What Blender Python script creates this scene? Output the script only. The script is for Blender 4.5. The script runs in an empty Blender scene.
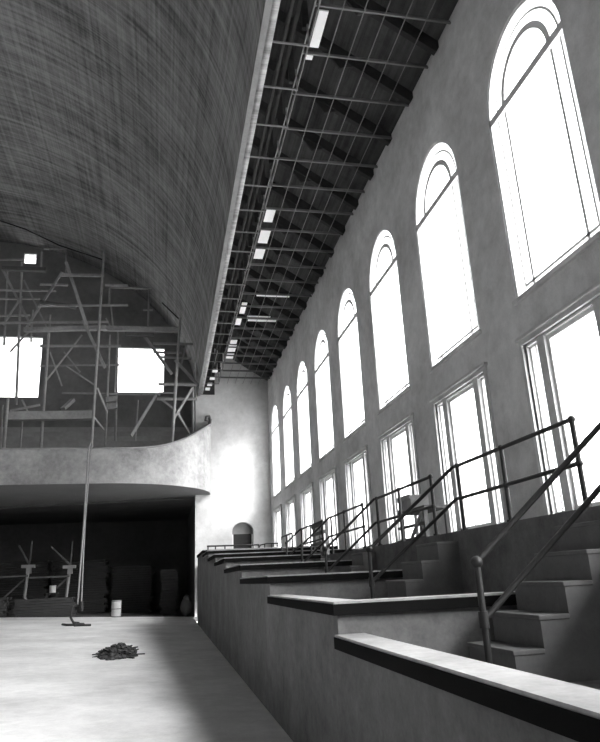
SKY_L, SKY_R, SUN, EXPO = 0.8, 7.0, 13.0, 0.9
import bpy, bmesh, math, random
from mathutils import Vector, Matrix
random.seed(7)
SC = bpy.context.scene
COL = SC.collection
ORD = ['first', 'second', 'third', 'fourth', 'fifth', 'sixth', 'seventh', 'eighth', 'ninth', 'tenth',
       'eleventh', 'twelfth', 'thirteenth', 'fourteenth', 'fifteenth', 'sixteenth', 'seventeenth', 'eighteenth',
       'nineteenth', 'twentieth', 'twenty-first', 'twenty-second', 'twenty-third', 'twenty-fourth', 'twenty-fifth',
       'twenty-sixth']

# ------------------------------------------------------------------ materials
def plaster(name, base, var=0.35, scale=1.0, rough=0.9, bump=0.15, fine=30.0, spec=0.2, streak=None, metal=0.0):
    """mottled grey surface: large stains, medium blotches, fine grain"""
    m = bpy.data.materials.new(name); m.use_nodes = True
    nt = m.node_tree; N = nt.nodes; L = nt.links
    b = N['Principled BSDF']
    b.inputs['Roughness'].default_value = rough
    b.inputs['Metallic'].default_value = metal
    b.inputs['Specular IOR Level'].default_value = spec
    tc = N.new('ShaderNodeTexCoord')
    src = tc.outputs['Object']
    def noise(s, d, r=0.6, vec=None):
        n = N.new('ShaderNodeTexNoise'); n.inputs['Scale'].default_value = s
        n.inputs['Detail'].default_value = d; n.inputs['Roughness'].default_value = r
        L.new(vec or src, n.inputs['Vector']); return n.outputs['Fac']
    def math_(op, a, c):
        n = N.new('ShaderNodeMath'); n.operation = op
        for i, v in enumerate((a, c)):
            if isinstance(v, (int, float)): n.inputs[i].default_value = v
            else: L.new(v, n.inputs[i])
        return n.outputs[0]
    n1 = noise(0.35 * scale, 5); n2 = noise(2.2 * scale, 6, 0.7); n3 = noise(fine, 3)
    s = math_('ADD', math_('MULTIPLY', n1, 0.5), math_('MULTIPLY', n2, 0.35))
    s = math_('ADD', s, math_('MULTIPLY', n3, 0.15))
    if streak:
        for (rot, sc3, amt) in streak:
            mp = N.new('ShaderNodeMapping'); mp.inputs['Rotation'].default_value = rot
            mp.inputs['Scale'].default_value = sc3; L.new(src, mp.inputs['Vector'])
            st = noise(1.0, 4, 0.65, mp.outputs['Vector'])
            s = math_('ADD', s, math_('MULTIPLY', math_('SUBTRACT', st, 0.5), amt))
    rmp = N.new('ShaderNodeMapRange'); rmp.inputs['From Min'].default_value = 0.3; rmp.inputs['From Max'].default_value = 0.7
    rmp.inputs['To Min'].default_value = base * (1 - var); rmp.inputs['To Max'].default_value = min(0.95, base * (1 + var))
    L.new(s, rmp.inputs['Value'])
    cb = N.new('ShaderNodeCombineColor')
    for k in range(3): L.new(rmp.outputs['Result'], cb.inputs[k])
    L.new(cb.outputs['Color'], b.inputs['Base Color'])
    if bump:
        bp = N.new('ShaderNodeBump'); bp.inputs['Strength'].default_value = bump; bp.inputs['Distance'].default_value = 0.02
        L.new(s, bp.inputs['Height']); L.new(bp.outputs['Normal'], b.inputs['Normal'])
    return m

M = {}
M['wall'] = plaster('wall_plaster', 0.60, 0.42, 1.3)
M['wall_back'] = plaster('back_wall_plaster', 0.55, 0.35, 1.1)
M['reveal'] = plaster('frame_white', 0.66, 0.12, 1.0)
M['frame'] = plaster('frame_grey_paint', 0.72, 0.12, 1.0)
M['floor'] = plaster('floor_concrete', 0.64, 0.30, 1.6, 0.75, 0.1)
M['floor_dark'] = plaster('darker_floor', 0.10, 0.4, 1.5)  # darker tone for the floor beyond the hall floor's far edge
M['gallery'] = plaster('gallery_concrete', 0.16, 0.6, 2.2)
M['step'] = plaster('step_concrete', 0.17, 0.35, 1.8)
M['ledge'] = plaster('ledge_wood', 0.34, 0.6, 3.0, 0.45, 0.1, 24, 0.5)
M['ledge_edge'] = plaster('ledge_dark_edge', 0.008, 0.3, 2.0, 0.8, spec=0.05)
M['balcony'] = plaster('balcony_plaster', 0.35, 0.6, 1.6)
M['soffit'] = plaster('soffit_plaster', 0.17, 0.15, 1.0)
M['vault'] = plaster('vault_lath', 0.27, 0.55, 0.8, 0.9, 0.4, 12,
                     streak=[((0, 0, 0), (0.12, 5.0, 0.12), 0.7), ((0, 0, 0), (6.5, 0.10, 3.5), 0.55), ((0, 0, 0.35), (0.15, 2.0, 0.15), 0.35)])
M['vault_edge'] = plaster('vault_edge_board', 0.2, 0.35, 2.0)
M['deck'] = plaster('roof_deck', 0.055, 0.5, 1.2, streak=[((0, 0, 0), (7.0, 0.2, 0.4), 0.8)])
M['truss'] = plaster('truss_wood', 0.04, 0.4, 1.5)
M['steel'] = plaster('dull_steel', 0.13, 0.3, 2.0, 0.5, 0.0, 30, 0.5)
M['pipe'] = plaster('railing_pipe', 0.022, 0.3, 3.0, 0.5, 0.0, 40, 0.4)
M['pale_board'] = plaster('pale_board', 0.80, 0.1, 2.0)
M['scaffold'] = plaster('scaffold_wood', 0.33, 0.4, 2.0)
M['scaffold_dark'] = plaster('scaffold_dark_wood', 0.12, 0.4, 2.0)
M['rear'] = plaster('rear_wall_brick', 0.20, 0.35, 1.0)
M['tier'] = plaster('balcony_tier_concrete', 0.30, 0.35, 1.2)
M['dark'] = plaster('dark_timber', 0.05, 0.4, 2.0)
M['room'] = plaster('under_balcony_dark', 0.09, 0.35, 1.0)  # dark grey colour stands in for the lack of light under the balcony
M['rubble'] = plaster('rubble', 0.06, 0.5, 3.0)
M['rope'] = plaster('hemp_rope', 0.30, 0.3, 4.0)
M['cable'] = plaster('dark_cable', 0.03, 0.3, 3.0)
M['tin'] = plaster('pale_tin', 0.55, 0.2, 3.0, 0.5)

g = bpy.data.materials.new('dusty_glass'); g.use_nodes = True
nt = g.node_tree; nt.nodes.clear()
o_ = nt.nodes.new('ShaderNodeOutputMaterial'); mx = nt.nodes.new('ShaderNodeMixShader'); mx2 = nt.nodes.new('ShaderNodeMixShader')
tr = nt.nodes.new('ShaderNodeBsdfTransparent'); tr.inputs[0].default_value = (0.93, 0.93, 0.93, 1)
tl = nt.nodes.new('ShaderNodeBsdfTranslucent'); tl.inputs[0].default_value = (0.8, 0.8, 0.8, 1)
gl = nt.nodes.new('ShaderNodeBsdfGlossy'); gl.inputs['Roughness'].default_value = 0.05
mx.inputs[0].default_value = 0.18; mx2.inputs[0].default_value = 0.04
nt.links.new(tr.outputs[0], mx.inputs[1]); nt.links.new(tl.outputs[0], mx.inputs[2])
nt.links.new(mx.outputs[0], mx2.inputs[1]); nt.links.new(gl.outputs[0], mx2.inputs[2]); nt.links.new(mx2.outputs[0], o_.inputs[0])
M['glass'] = g

# ------------------------------------------------------------------ mesh helpers
ORIGIN = {}
class MB:
    def __init__(s): s.v = []; s.f = []; s.sm = []
    def add(s, vs, fs, smooth=False):
        n = len(s.v); s.v += [tuple(v) for v in vs]
        for f in fs: s.f.append(tuple(i + n for i in f)); s.sm.append(smooth)
        return s
    def box(s, x0, x1, y0, y1, z0, z1):
        x0, x1 = min(x0, x1), max(x0, x1); y0, y1 = min(y0, y1), max(y0, y1); z0, z1 = min(z0, z1), max(z0, z1)
        vs = [(x, y, z) for z in (z0, z1) for (x, y) in ((x0, y0), (x1, y0), (x1, y1), (x0, y1))]
        return s.add(vs, [(3, 2, 1, 0), (4, 5, 6, 7), (0, 1, 5, 4), (1, 2, 6, 5), (2, 3, 7, 6), (3, 0, 4, 7)])
    def bar(s, p, q, w, h, up=(0, 0, 1)):
        """rectangular timber from p to q, w across, h along 'up'"""
        p, q = Vector(p), Vector(q); d = (q - p).normalized(); u = Vector(up)
        if abs(d.dot(u)) > 0.95: u = Vector((1, 0, 0))
        a = d.cross(u).normalized() * w / 2; b = a.cross(d).normalized() * h / 2
        vs = [p - a - b, p + a - b, p + a + b, p - a + b, q - a - b, q + a - b, q + a + b, q - a + b]
        return s.add(vs, [(0, 1, 2, 3), (7, 6, 5, 4), (4, 5, 1, 0), (5, 6, 2, 1), (6, 7, 3, 2), (7, 4, 0, 3)])
    def tube(s, pts, r, n=12, caps=True):
        pts = [Vector(p) for p in pts]; rings = []; prev = None
        for i, p in enumerate(pts):
            d = (pts[min(i + 1, len(pts) - 1)] - pts[max(i - 1, 0)]).normalized()
            if prev is None:
                u = Vector((0, 0, 1)) if abs(d.z) < 0.9 else Vector((1, 0, 0))
                a = d.cross(u).normalized()
            else: a = (prev - d * prev.dot(d)).normalized()
            prev = a; b = d.cross(a)
            rr = r[i] if isinstance(r, (list, tuple)) else r
            rings.append([p + (a * math.cos(t) + b * math.sin(t)) * rr for t in [2 * math.pi * k / n for k in range(n)]])
        vs = [v for ring in rings for v in ring]; fs = []
        for i in range(len(rings) - 1):
            for k in range(n):
                fs.append((i * n + k, i * n + (k + 1) % n, (i + 1) * n + (k + 1) % n, (i + 1) * n + k))
        s.add(vs, fs, True)
        if caps:
            s.add(rings[0], [tuple(range(n))[::-1]]); s.add(rings[-1], [tuple(range(n))])
        return s
    def ball(s, c, r, nu=14, nv=8, sq=(1, 1, 1), jit=0.0):
        vs = [(c[0], c[1], c[2] - r * sq[2])]
        for j in range(1, nv):
            t = math.pi * j / nv
            for i in range(nu):
                a = 2 * math.pi * i / nu; k = 1 + random.uniform(-jit, jit)
                vs.append((c[0] + r * k * sq[0] * math.sin(t) * math.cos(a), c[1] + r * k * sq[1] * math.sin(t) * math.sin(a), c[2] - r * k * sq[2] * math.cos(t)))
        vs.append((c[0], c[1], c[2] + r * sq[2])); fs = []
        for i in range(nu): fs.append((0, 1 + (i + 1) % nu, 1 + i))
        for j in range(nv - 2):
            for i in range(nu):
                a = 1 + j * nu + i; b = 1 + j * nu + (i + 1) % nu
                fs.append((a, b, b + nu, a + nu))
        e = len(vs) - 1; q = 1 + (nv - 2) * nu
        for i in range(nu): fs.append((q + i, q + (i + 1) % nu, e))
        return s.add(vs, fs, True)
    def prism(s, poly, axis, a, b):
        """extrude a 2-D polygon along an axis from a to b ('x': poly is (y,z); 'y': (x,z); 'z': (x,y))"""
        def P(u, v, w): return {'x': (w, u, v), 'y': (u, w, v), 'z': (u, v, w)}[axis]
        n = len(poly)
        vs = [P(u, v, a) for u, v in poly] + [P(u, v, b) for u, v in poly]
        fs = [tuple(range(n))[::-1], tuple(range(n, 2 * n))] + [(i, (i + 1) % n, n + (i + 1) % n, n + i) for i in range(n)]
        return s.add(vs, fs)
    def build(s, name, mat, parent=None, loc=None, bevel=0.0, recalc=True):
        base = ORIGIN.get(parent.name, Vector((0, 0, 0))) if parent else Vector(loc or (0, 0, 0))
        me = bpy.data.meshes.new(name)
        me.from_pydata([tuple(Vector(v) - base) for v in s.v], [], s.f)
        me.polygons.foreach_set('use_smooth', s.sm)
        if recalc:
            bm = bmesh.new(); bm.from_mesh(me); bmesh.ops.recalc_face_normals(bm, faces=bm.faces); bm.to_mesh(me); bm.free()
        me.materials.append(mat)
        o = bpy.data.objects.new(name, me); COL.objects.link(o)
        if parent: o.parent = parent
        else: o.location = base
        ORIGIN[o.name] = base
        if bevel:
            bv = o.modifiers.new('bevel', 'BEVEL'); bv.width = bevel; bv.segments = 2; bv.limit_method = 'ANGLE'
        return o
LABELS = set()
def tag(o, label, cat, group=None, kind=None):
    o['label'] = label; o['category'] = cat
    if group: o['group'] = group
    if kind: o['kind'] = kind
    return o
def empty(name, loc, label, cat, group=None, kind=None):
    o = bpy.data.objects.new(name, None); COL.objects.link(o); o.location = loc; o.empty_display_size = 0.2
    ORIGIN[o.name] = Vector(loc)
    return tag(o, label, cat, group, kind)

# ------------------------------------------------------------------ main dimensions (metres)
XW = 6.93          # inner face of the window wall
YB = 44.0          # back wall
XF = 1.65          # gallery front
WT = 0.55          # wall thickness
WFAR = [11.03 + 4.555 * j for j in range(-1, 8)]   # far edge of every bay's windows
WWID = 2.88
ADDED_OPEN = [11.03 - 4.555 * 2]   # unseen bare opening level with the viewer, added to brighten the near floor
Z_LO0, Z_LO1 = 2.86, 6.22
Z_UP0, Z_SP, Z_UP1 = 7.2, 11.5, 13.1
def floor_z(x): return 0.05 * max(0.0, 1.6 - x)

# ------------------------------------------------------------------ floor
b = MB(); xs = [1.7, 1.6, -1, -5, -10, -20, -36]
for i in range(len(xs) - 1):
    for (y0, y1) in ((-8, YB + 0.3),):
        xa, xb = xs[i + 1], xs[i]
        b.add([(xa, y0, floor_z(xa)), (xb, y0, floor_z(xb)), (xb, y1, floor_z(xb)), (xa, y1, floor_z(xa)),
               (xa, y0, -.3), (xb, y0, -.3), (xb, y1, -.3), (xa, y1, -.3)],
              [(0, 1, 2, 3), (7, 6, 5, 4), (4, 5, 1, 0), (6, 7, 3, 2), (5, 6, 2, 1), (7, 4, 0, 3)])
fl = b.build('floor', M['floor']); tag(fl, 'pale dusty concrete floor of the hall', 'floor', kind='structure')
b = MB()
for i in range(len(xs) - 1):
    xa, xb = xs[i + 1], xs[i]
    if i == 0: xb = 2.4
    y0, y1 = YB + 0.3, 62
    za, zb = floor_z(xa) - 0.04, floor_z(xb) - 0.04
    b.add([(xa, y0, za), (xb, y0, zb), (xb, y1, zb), (xa, y1, za), (xa, y0, -.3), (xb, y0, -.3), (xb, y1, -.3), (xa, y1, -.3)],
          [(0, 1, 2, 3), (7, 6, 5, 4), (4, 5, 1, 0), (6, 7, 3, 2), (5, 6, 2, 1), (7, 4, 0, 3)])
o = b.build('floor_under', M['floor_dark']); tag(o, 'dark floor under the balcony', 'floor', kind='structure')

# ------------------------------------------------------------------ right wall with its two rows of windows
def arch_pts(y0, y1, zs, zt, n=20, shrink=0.0):
    """from (y1,zs) over the crown to (y0,zs)"""
    c = (y0 + y1) / 2; r = (y1 - y0) / 2 - shrink; h = zt - zs - shrink
    return [(c + r * math.cos(math.pi * k / n), zs + h * math.sin(math.pi * k / n)) for k in range(n + 1)]
ZT = 17.2
def wall_sheet(b, x):
    def q(y0, y1, z0, z1): b.add([(x, y0, z0), (x, y1, z0), (x, y1, z1), (x, y0, z1)], [(0, 1, 2, 3)])
    edges = [-8.0]
    for f in ADDED_OPEN + WFAR: edges += [f - WWID, f]
    edges.append(YB + 0.6)
    for i in range(0, len(edges), 2): q(edges[i], edges[i + 1], 0, ZT)
    for f in ADDED_OPEN + WFAR:
        y0, y1 = f - WWID, f
        q(y0, y1, 0, Z_LO0); q(y0, y1, Z_LO1, Z_UP0); q(y0, y1, Z_UP1, ZT)
        P = arch_pts(y0, y1, Z_SP, Z_UP1)
        for k in range(len(P) - 1):
            (a, az), (c, cz) = P[k], P[k + 1]
            b.add([(x, a, az), (x, c, cz), (x, c, Z_UP1), (x, a, Z_UP1)], [(0, 1, 2, 3)])
b = MB(); wall_sheet(b, XW); wall_sheet(b, XW + WT)
def ring(b, pts, xa, xb):
    n = len(pts)
    vs = [(xa, y, z) for y, z in pts] + [(xb, y, z) for y, z in pts]
    b.add(vs, [(i, (i + 1) % n, n + (i + 1) % n, n + i) for i in range(n)])
for f in ADDED_OPEN + WFAR:
    y0, y1 = f - WWID, f
    ring(b, [(y0, Z_LO0), (y1, Z_LO0), (y1, Z_LO1), (y0, Z_LO1)], XW, XW + WT)
    ring(b, [(y0, Z_UP0), (y1, Z_UP0)] + arch_pts(y0, y1, Z_SP, Z_UP1), XW, XW + WT)
ring(b, [(-8, 0), (YB + .6, 0), (YB + .6, ZT), (-8, ZT)], XW, XW + WT)
o = b.build('wall_right', M['wall'], recalc=False); tag(o, 'long mottled grey plaster wall with two rows of windows', 'wall', kind='structure')

def frame_band(b, outer, inner, xa, xb):
    n = len(outer)
    vs = [(x, y, z) for x in (xa, xb) for loop in (outer, inner) for (y, z) in loop]
    fs = []
    for i in range(n):
        j = (i + 1) % n
        fs += [(i, j, n + j, n + i), (2 * n + j, 2 * n + i, 3 * n + i, 3 * n + j), (i, 2 * n + i, 2 * n + j, j), (n + j, 3 * n + j, 3 * n + i, n + i)]
    b.add(vs, fs)
NEAR = ['nearest to the camera, cut by the frame', 'nearest one fully in view', 'second whole one from the camera', 'third whole one from the camera',
        'fourth whole one from the camera', 'fifth whole one from the camera', 'third from the back wall', 'second from the back wall', 'nearest to the back wall']
NEARLO = list(NEAR); NEARLO[0] = 'beside the nearest stair, beyond the right edge'; NEARLO[1] = 'nearest one, cut by the right edge'
wn = 0
for i, f in enumerate(WFAR):
    y0, y1 = f - WWID, f; c = (y0 + y1) / 2
    # ---- upper arched window
    wn += 1
    w = empty('window_%d' % wn, (XW + .15, c, Z_UP0), 'tall arched upper window glaring white, ' + NEAR[i], 'window', 'arched upper windows', 'structure')
    def loop(s, z0s): return [(y0 + s, Z_UP0 + z0s), (y1 - s, Z_UP0 + z0s)] + arch_pts(y0, y1, Z_SP, Z_UP1, 20, s)
    m = MB(); frame_band(m, loop(0.0, 0.0), loop(0.05, 0.06), XW + .02, XW + .22); m.build('window_frame', M['reveal'], w)
    m = MB(); frame_band(m, loop(0.22, 0.18), loop(0.27, 0.24), XW + .10, XW + .20); m.build('sash', M['frame'], w)
    m = MB(); m.box(XW + .02, XW + .22, y0, y1, Z_SP - .12, Z_SP + .05); m.build('transom', M['frame'], w)
    m = MB(); frame_band(m, arch_pts(c - .95, c + .95, Z_SP + .06, Z_SP + 1.12), arch_pts(c - .82, c + .82, Z_SP + .06, Z_SP + .98), XW + .08, XW + .20)
    m.build('inner_arch', M['frame'], w)
    for s in (-1, 1):
        m = MB(); m.box(XW + .10, XW + .20, c + s * .89 - .035, c + s * .89 + .035, Z_UP0 + .1, Z_SP - .12); m.build('mullion', M['frame'], w)
    m = MB(); m.box(XW - .07, XW + .14, y0 - .08, y1 + .08, Z_UP0 - .10, Z_UP0 + .003); m.build('sill', M['wall'], w, bevel=.015)
    P = loop(0.05, 0.05); m = MB(); m.add([(XW + .155, y, z) for y, z in P] + [(XW + .163, y, z) for y, z in P],
        [tuple(range(len(P))), tuple(range(len(P), 2 * len(P)))[::-1]]); m.build('glass_pane', M['glass'], w)
    # ---- lower three-light window
    if i == 0: LOWLBL = 'nearest to the camera'
    wn += 1
    w = empty('window_%d' % wn, (XW + .15, c, Z_LO0), 'rectangular lower window of three lights, ' + NEARLO[i], 'window', 'three light lower windows', 'structure')
    def rect(a, bb, z0, z1): return [(a, z0), (bb, z0), (bb, z1), (a, z1)]
    m = MB(); frame_band(m, rect(y0 - .10, y1 + .10, Z_LO0 - .02, Z_LO1 + .10), rect(y0, y1, Z_LO0, Z_LO1), XW - .05, XW + .05); m.build('casing', M['wall'], w)
    m = MB(); m.box(XW - .10, XW + .02, y0 - .16, y1 + .16, Z_LO1 + .10, Z_LO1 + .17); m.build('cornice', M['wall'], w, bevel=.015)
    m = MB(); frame_band(m, rect(y0, y1, Z_LO0, Z_LO1), rect(y0 + .035, y1 - .035, Z_LO0 + .05, Z_LO1 - .05), XW + .03, XW + .24); m.build('window_frame', M['reveal'], w)
    for s in (-1, 1):
        m = MB(); m.box(XW + .01, XW + .26, c + s * .88 - .12, c + s * .88 + .12, Z_LO0, Z_LO1); m.build('pier', M['wall'], w)
        m = MB(); frame_band(m, rect(c + s * 1.2 - .195, c + s * 1.2 + .195, Z_LO0 + .05, Z_LO1 - .05), rect(c + s * 1.2 - .17, c + s * 1.2 + .17, Z_LO0 + .09, Z_LO1 - .09), XW + .1, XW + .2); m.box(XW + .1, XW + .2, c + s * 1.2 - .018, c + s * 1.2 + .018, Z_LO0 + .05, Z_LO1 - .05)
        m.build('side_sash', M['reveal'], w)
    m = MB(); frame_band(m, rect(c - .75, c + .75, Z_LO0 + .05, Z_LO1 - .05), rect(c - .69, c + .69, Z_LO0 + .13, Z_LO1 - .14), XW + .08, XW + .22)
    m.build('centre_sash', M['reveal'], w)
    for s in (-1, 1):
        m = MB(); m.box(XW + .12, XW + .18, c + s * .25 - .012, c + s * .25 + .012, Z_LO0 + .13, Z_LO1 - .14); m.build('glazing_bar', M['frame'], w)
    m = MB()
    P = rect(y0 + .03, y1 - .03, Z_LO0 + .03, Z_LO1 - .03)
    m.add([(XW + .145, y, z) for y, z in P] + [(XW + .153, y, z) for y, z in P], [(0, 1, 2, 3), (7, 6, 5, 4)]); m.build('glass_pane', M['glass'], w)

# ------------------------------------------------------------------ back wall with arched niche
b = MB(); XN0, XN1, ZN0, ZNS, ZN1 = 4.27, 5.68, 3.2, 5.15, 5.72
def sheet_back(y):
    def q(x0, x1, z0, z1): b.add([(x0, y, z0), (x1, y, z0), (x1, y, z1), (x0, y, z1)], [(0, 1, 2, 3)])
    q(1.85, XN0, 0, 20); q(XN1, XW + .02, 0, 20); q(XN0, XN1, 0, ZN0); q(XN0, XN1, ZN1, 20)
    P = arch_pts(XN0, XN1, ZNS, ZN1, 14)
    for k in range(14):
        b.add([(P[k][0], y, P[k][1]), (P[k + 1][0], y, P[k + 1][1]), (P[k + 1][0], y, ZN1), (P[k][0], y, ZN1)], [(0, 1, 2, 3)])
sheet_back(YB); sheet_back(YB + .6)
P = [(XN0, ZN0), (XN1, ZN0)] + arch_pts(XN0, XN1, ZNS, ZN1, 14); n = len(P)
b.add([(x, YB, z) for x, z in P] + [(x, YB + .6, z) for x, z in P], [(i, (i + 1) % n, n + (i + 1) % n, n + i) for i in range(n)])
P = [(1.85, 0), (XW + .02, 0), (XW + .02, 20), (1.85, 20)]
b.add([(x, YB, z) for x, z in P] + [(x, YB + .6, z) for x, z in P], [(i, (i + 1) % 4, 4 + (i + 1) % 4, 4 + i) for i in range(4)])
o = b.build('wall_back', M['wall_back'], recalc=False); tag(o, 'pale plaster back wall between balcony and windows', 'wall', kind='structure')
w = empty('door_1', ((XN0 + XN1) / 2, YB + .42, ZN0), 'small round-headed doorway in the back wall', 'door', kind='structure')
m = MB(); m.prism([(XN0, 4.97), (XN1, 4.97)] + arch_pts(XN0, XN1, ZNS, ZN1, 14), 'y', YB + .40, YB + .5); m.build('tympanum', M['rear'], w)
m = MB(); m.box(XN0 + .1, XN1 - .1, YB + .39, YB + .52, ZN0, 4.98); m.build('door_panel', M['cable'], w)
m = MB(); m.box(XN0, XN0 + .1, YB + .38, YB + .52, ZN0, 4.97); m.box(XN1 - .1, XN1, YB + .38, YB + .52, ZN0, 4.97); m.build('door_frame', M['frame'], w)

# ------------------------------------------------------------------ vaulted ceiling, its edge board, aisle roof
VX, VA, VZ, VR = -14.0, 16.14, 14.5, 13.3
b = MB(); n = 72; ys = [-8, 2, 10, 18, 26, 34, 42, 50]
for k in range(n + 1):
    t = math.pi * k / n
    for y in ys: b.v.append((VX + VA * math.cos(t), y, VZ + VR * math.sin(t)))
for k in range(n):
    for j in range(len(ys) - 1):
        a = k * len(ys) + j; b.f.append((a, a + 1, a + len(ys) + 1, a + len(ys))); b.sm.append(True)
o = b.build('ceiling', M['vault'], recalc=False)
sd = o.modifiers.new('thickness', 'SOLIDIFY'); sd.thickness = 0.2; sd.offset = 1.0
tag(o, 'grey barrel vaulted ceiling with fine lath lines', 'ceiling', kind='structure')
m = MB(); 
random.seed(3)
m.box(2.02, 2.15, -8, YB, 14.42, 14.66); m.box(1.985, 2.022, -8, YB, 14.38, 14.46)
o = m.build('trim_1', M['vault_edge']); tag(o, 'pale edge board along the foot of the vault', 'edge board', kind='structure')
# sloping deck over the aisle
def deck_z(x): return 15.56 + (XW - x) * 0.64
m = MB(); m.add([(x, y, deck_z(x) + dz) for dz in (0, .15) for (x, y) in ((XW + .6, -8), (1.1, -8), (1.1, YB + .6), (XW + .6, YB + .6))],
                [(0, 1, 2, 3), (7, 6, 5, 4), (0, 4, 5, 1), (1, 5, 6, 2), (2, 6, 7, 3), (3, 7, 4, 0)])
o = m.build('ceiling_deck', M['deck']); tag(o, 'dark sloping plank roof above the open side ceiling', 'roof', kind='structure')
# trusses
yt = 9.0; k = 0; TY = []
while yt < 43.5: TY.append(yt); yt += 1.93
for k, y in enumerate(TY):
    r = empty('roof_truss', (XW, y, 15.6), 'dark roof truss above the side ceiling, %s counted from the back wall' % ORD[len(TY) - 1 - k], 'truss', 'roof trusses', 'structure')
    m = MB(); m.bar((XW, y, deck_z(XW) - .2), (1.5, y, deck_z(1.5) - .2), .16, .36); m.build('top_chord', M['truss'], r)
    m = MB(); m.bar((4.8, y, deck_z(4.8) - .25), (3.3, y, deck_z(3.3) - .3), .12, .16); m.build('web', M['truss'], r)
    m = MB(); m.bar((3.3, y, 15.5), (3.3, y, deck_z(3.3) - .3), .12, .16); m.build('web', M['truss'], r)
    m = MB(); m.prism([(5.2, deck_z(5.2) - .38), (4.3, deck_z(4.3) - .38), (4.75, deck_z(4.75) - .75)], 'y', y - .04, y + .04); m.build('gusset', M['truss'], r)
# transverse ceiling channels
YC = [12.0 + 1.54 * i for i in range(-2, 21)]; YC = [y for y in YC if y < 43.6]
for k, y in enumerate(YC):
    m = MB(); m.box(3.36, XW, y - .025, y + .025, 15.36, 15.40); m.box(3.36, XW, y + .015, y + .025, 15.36, 15.48)
    o = m.build('ceiling_joist', M['steel'], loc=(3.36, y, 15.36))
    tag(o, 'thin steel joist from catwalk to window wall, %s counted from the back wall' % ORD[len(YC) - 1 - k], 'joist', 'side ceiling joists', 'structure')
YG = [y - 1.0 for y in YC]
for k, y in enumerate(YG):
    m = MB(); m.box(2.15, 3.30, y - .022, y + .022, 14.62, 14.66); m.box(3.26, 3.30, y - .02, y + .02, 14.66, 15.32)
    o = m.build('gutter_joist', M['steel'], loc=(2.15, y, 14.62))
    tag(o, 'short lower joist from vault edge to catwalk, %s counted from the back wall' % ORD[len(YG) - 1 - k], 'joist', 'short joists by the vault edge', 'structure')
m = MB(); m.box(2.16, 3.15, YB - .12, YB - .02, 14.5, 18.6)  # added dark panel; its colour stands in for the shade in the gap
o = m.build('dark_fill', M['dark']); tag(o, 'added dark panel standing in for shade in the gap beside the vault at the back wall', 'dark panel', kind='structure')
for k, x in enumerate([4.05, 4.6, 5.15, 5.7, 6.25]):
    m = MB(); m.tube([(x, 7, 15.34), (x, YB, 15.34)], .014, 6)
    o = m.build('ceiling_runner', M['steel'], loc=(x, 7, 15.34))
    tag(o, 'thin wire runner along the side ceiling, %s counted from the catwalk' % ORD[k], 'runner', 'side ceiling runners', 'structure')
for nm, x, z, rr, lb in (('ceiling_pipe', 2.86, 15.75, .06, 'pipe running along the side ceiling nearer the vault edge'), ('ceiling_pipe', 3.06, 15.8, .075, 'thicker pipe running along the side ceiling beside the catwalk')):
    m = MB(); m.tube([(x, 7, z), (x, YB, z)], rr, 10)
    o = m.build(nm, M['truss'], loc=(x, 7, z)); tag(o, lb, 'pipe', 'pipes above the side ceiling')
m = MB(); m.box(3.32, 3.35, 7, YB, 15.30, 15.35); m.box(3.44, 3.465, 7, YB, 15.32, 15.45)
o = m.build('catwalk_rail', M['vault_edge'], loc=(3.3, 7, 15.3)); tag(o, 'bright narrow steel rail along the catwalk above the side ceiling', 'rail')
BOARDS = [(3.52, 3.76, 12.2, 13.38, 'long pale board over the side ceiling at the top of the photo'), (3.46, 3.68, 13.62, 13.82, 'small pale scrap board beside the long pale board near the top'),
          (3.55, 3.9, 21.4, 22.3, 'pale board on the side ceiling joists, first of the middle three from the camera'),
          (3.55, 3.95, 22.95, 24.0, 'pale board on the side ceiling joists, middle of the middle three'),
          (3.55, 3.95, 24.5, 25.4, 'pale board on the side ceiling joists, last of the middle three from the camera'),
          (3.58, 3.85, 30.2, 31.6, 'dull pale board just behind the first crosswise strip'), (3.52, 3.8, 32.1, 33.2, 'dull pale board just behind the pair of crosswise strips'),
          (3.52, 3.9, 35.6, 36.2, 'smallest bright square board far along the catwalk'), (3.5, 3.95, 36.5, 37.6, 'larger bright square board far along the catwalk'), (3.52, 3.95, 38.0, 38.9, 'last bright square board on the catwalk before the back wall')]
for x0, x1, y0, y1, lb in BOARDS:
    m = MB(); m.box(x0, x1, y0, y1, 15.45, 15.49); o = m.build('ceiling_board', M['pale_board'], loc=(x0, y0, 15.45)); tag(o, lb, 'board', 'pale boards on the side ceiling')
for x0, x1, y0, y1, lb in ((4.2, 5.85, 29.16, 29.32, 'single pale strip lying crosswise on the side ceiling'), (4.05, 5.3, 31.9, 32.0, 'thinner pale strip of the crosswise pair on the side ceiling'), (4.15, 5.7, 32.4, 32.6, 'broader pale strip of the crosswise pair on the side ceiling')):
    m = MB(); m.box(x0, x1, y0, y1, 15.45, 15.49); o = m.build('ceiling_strip', M['pale_board'], loc=(x0, y0, 15.45)); tag(o, lb, 'strip', 'pale strips on the side ceiling')
for k, (x, y) in enumerate(((2.84, 39.1), (2.78, 40.7), (2.70, 42.1), (2.62, 43.2))):
    m = MB(); m.box(x - .16, x + .16, y - .3, y + .3, 14.67, 14.71); o = m.build('ceiling_board', M['pale_board'], loc=(x, y, 14.67))
    tag(o, 'pale board wedged beside the vault edge, %s of four counted from the camera' % ORD[k], 'board', 'pale boards by the vault edge')

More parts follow.
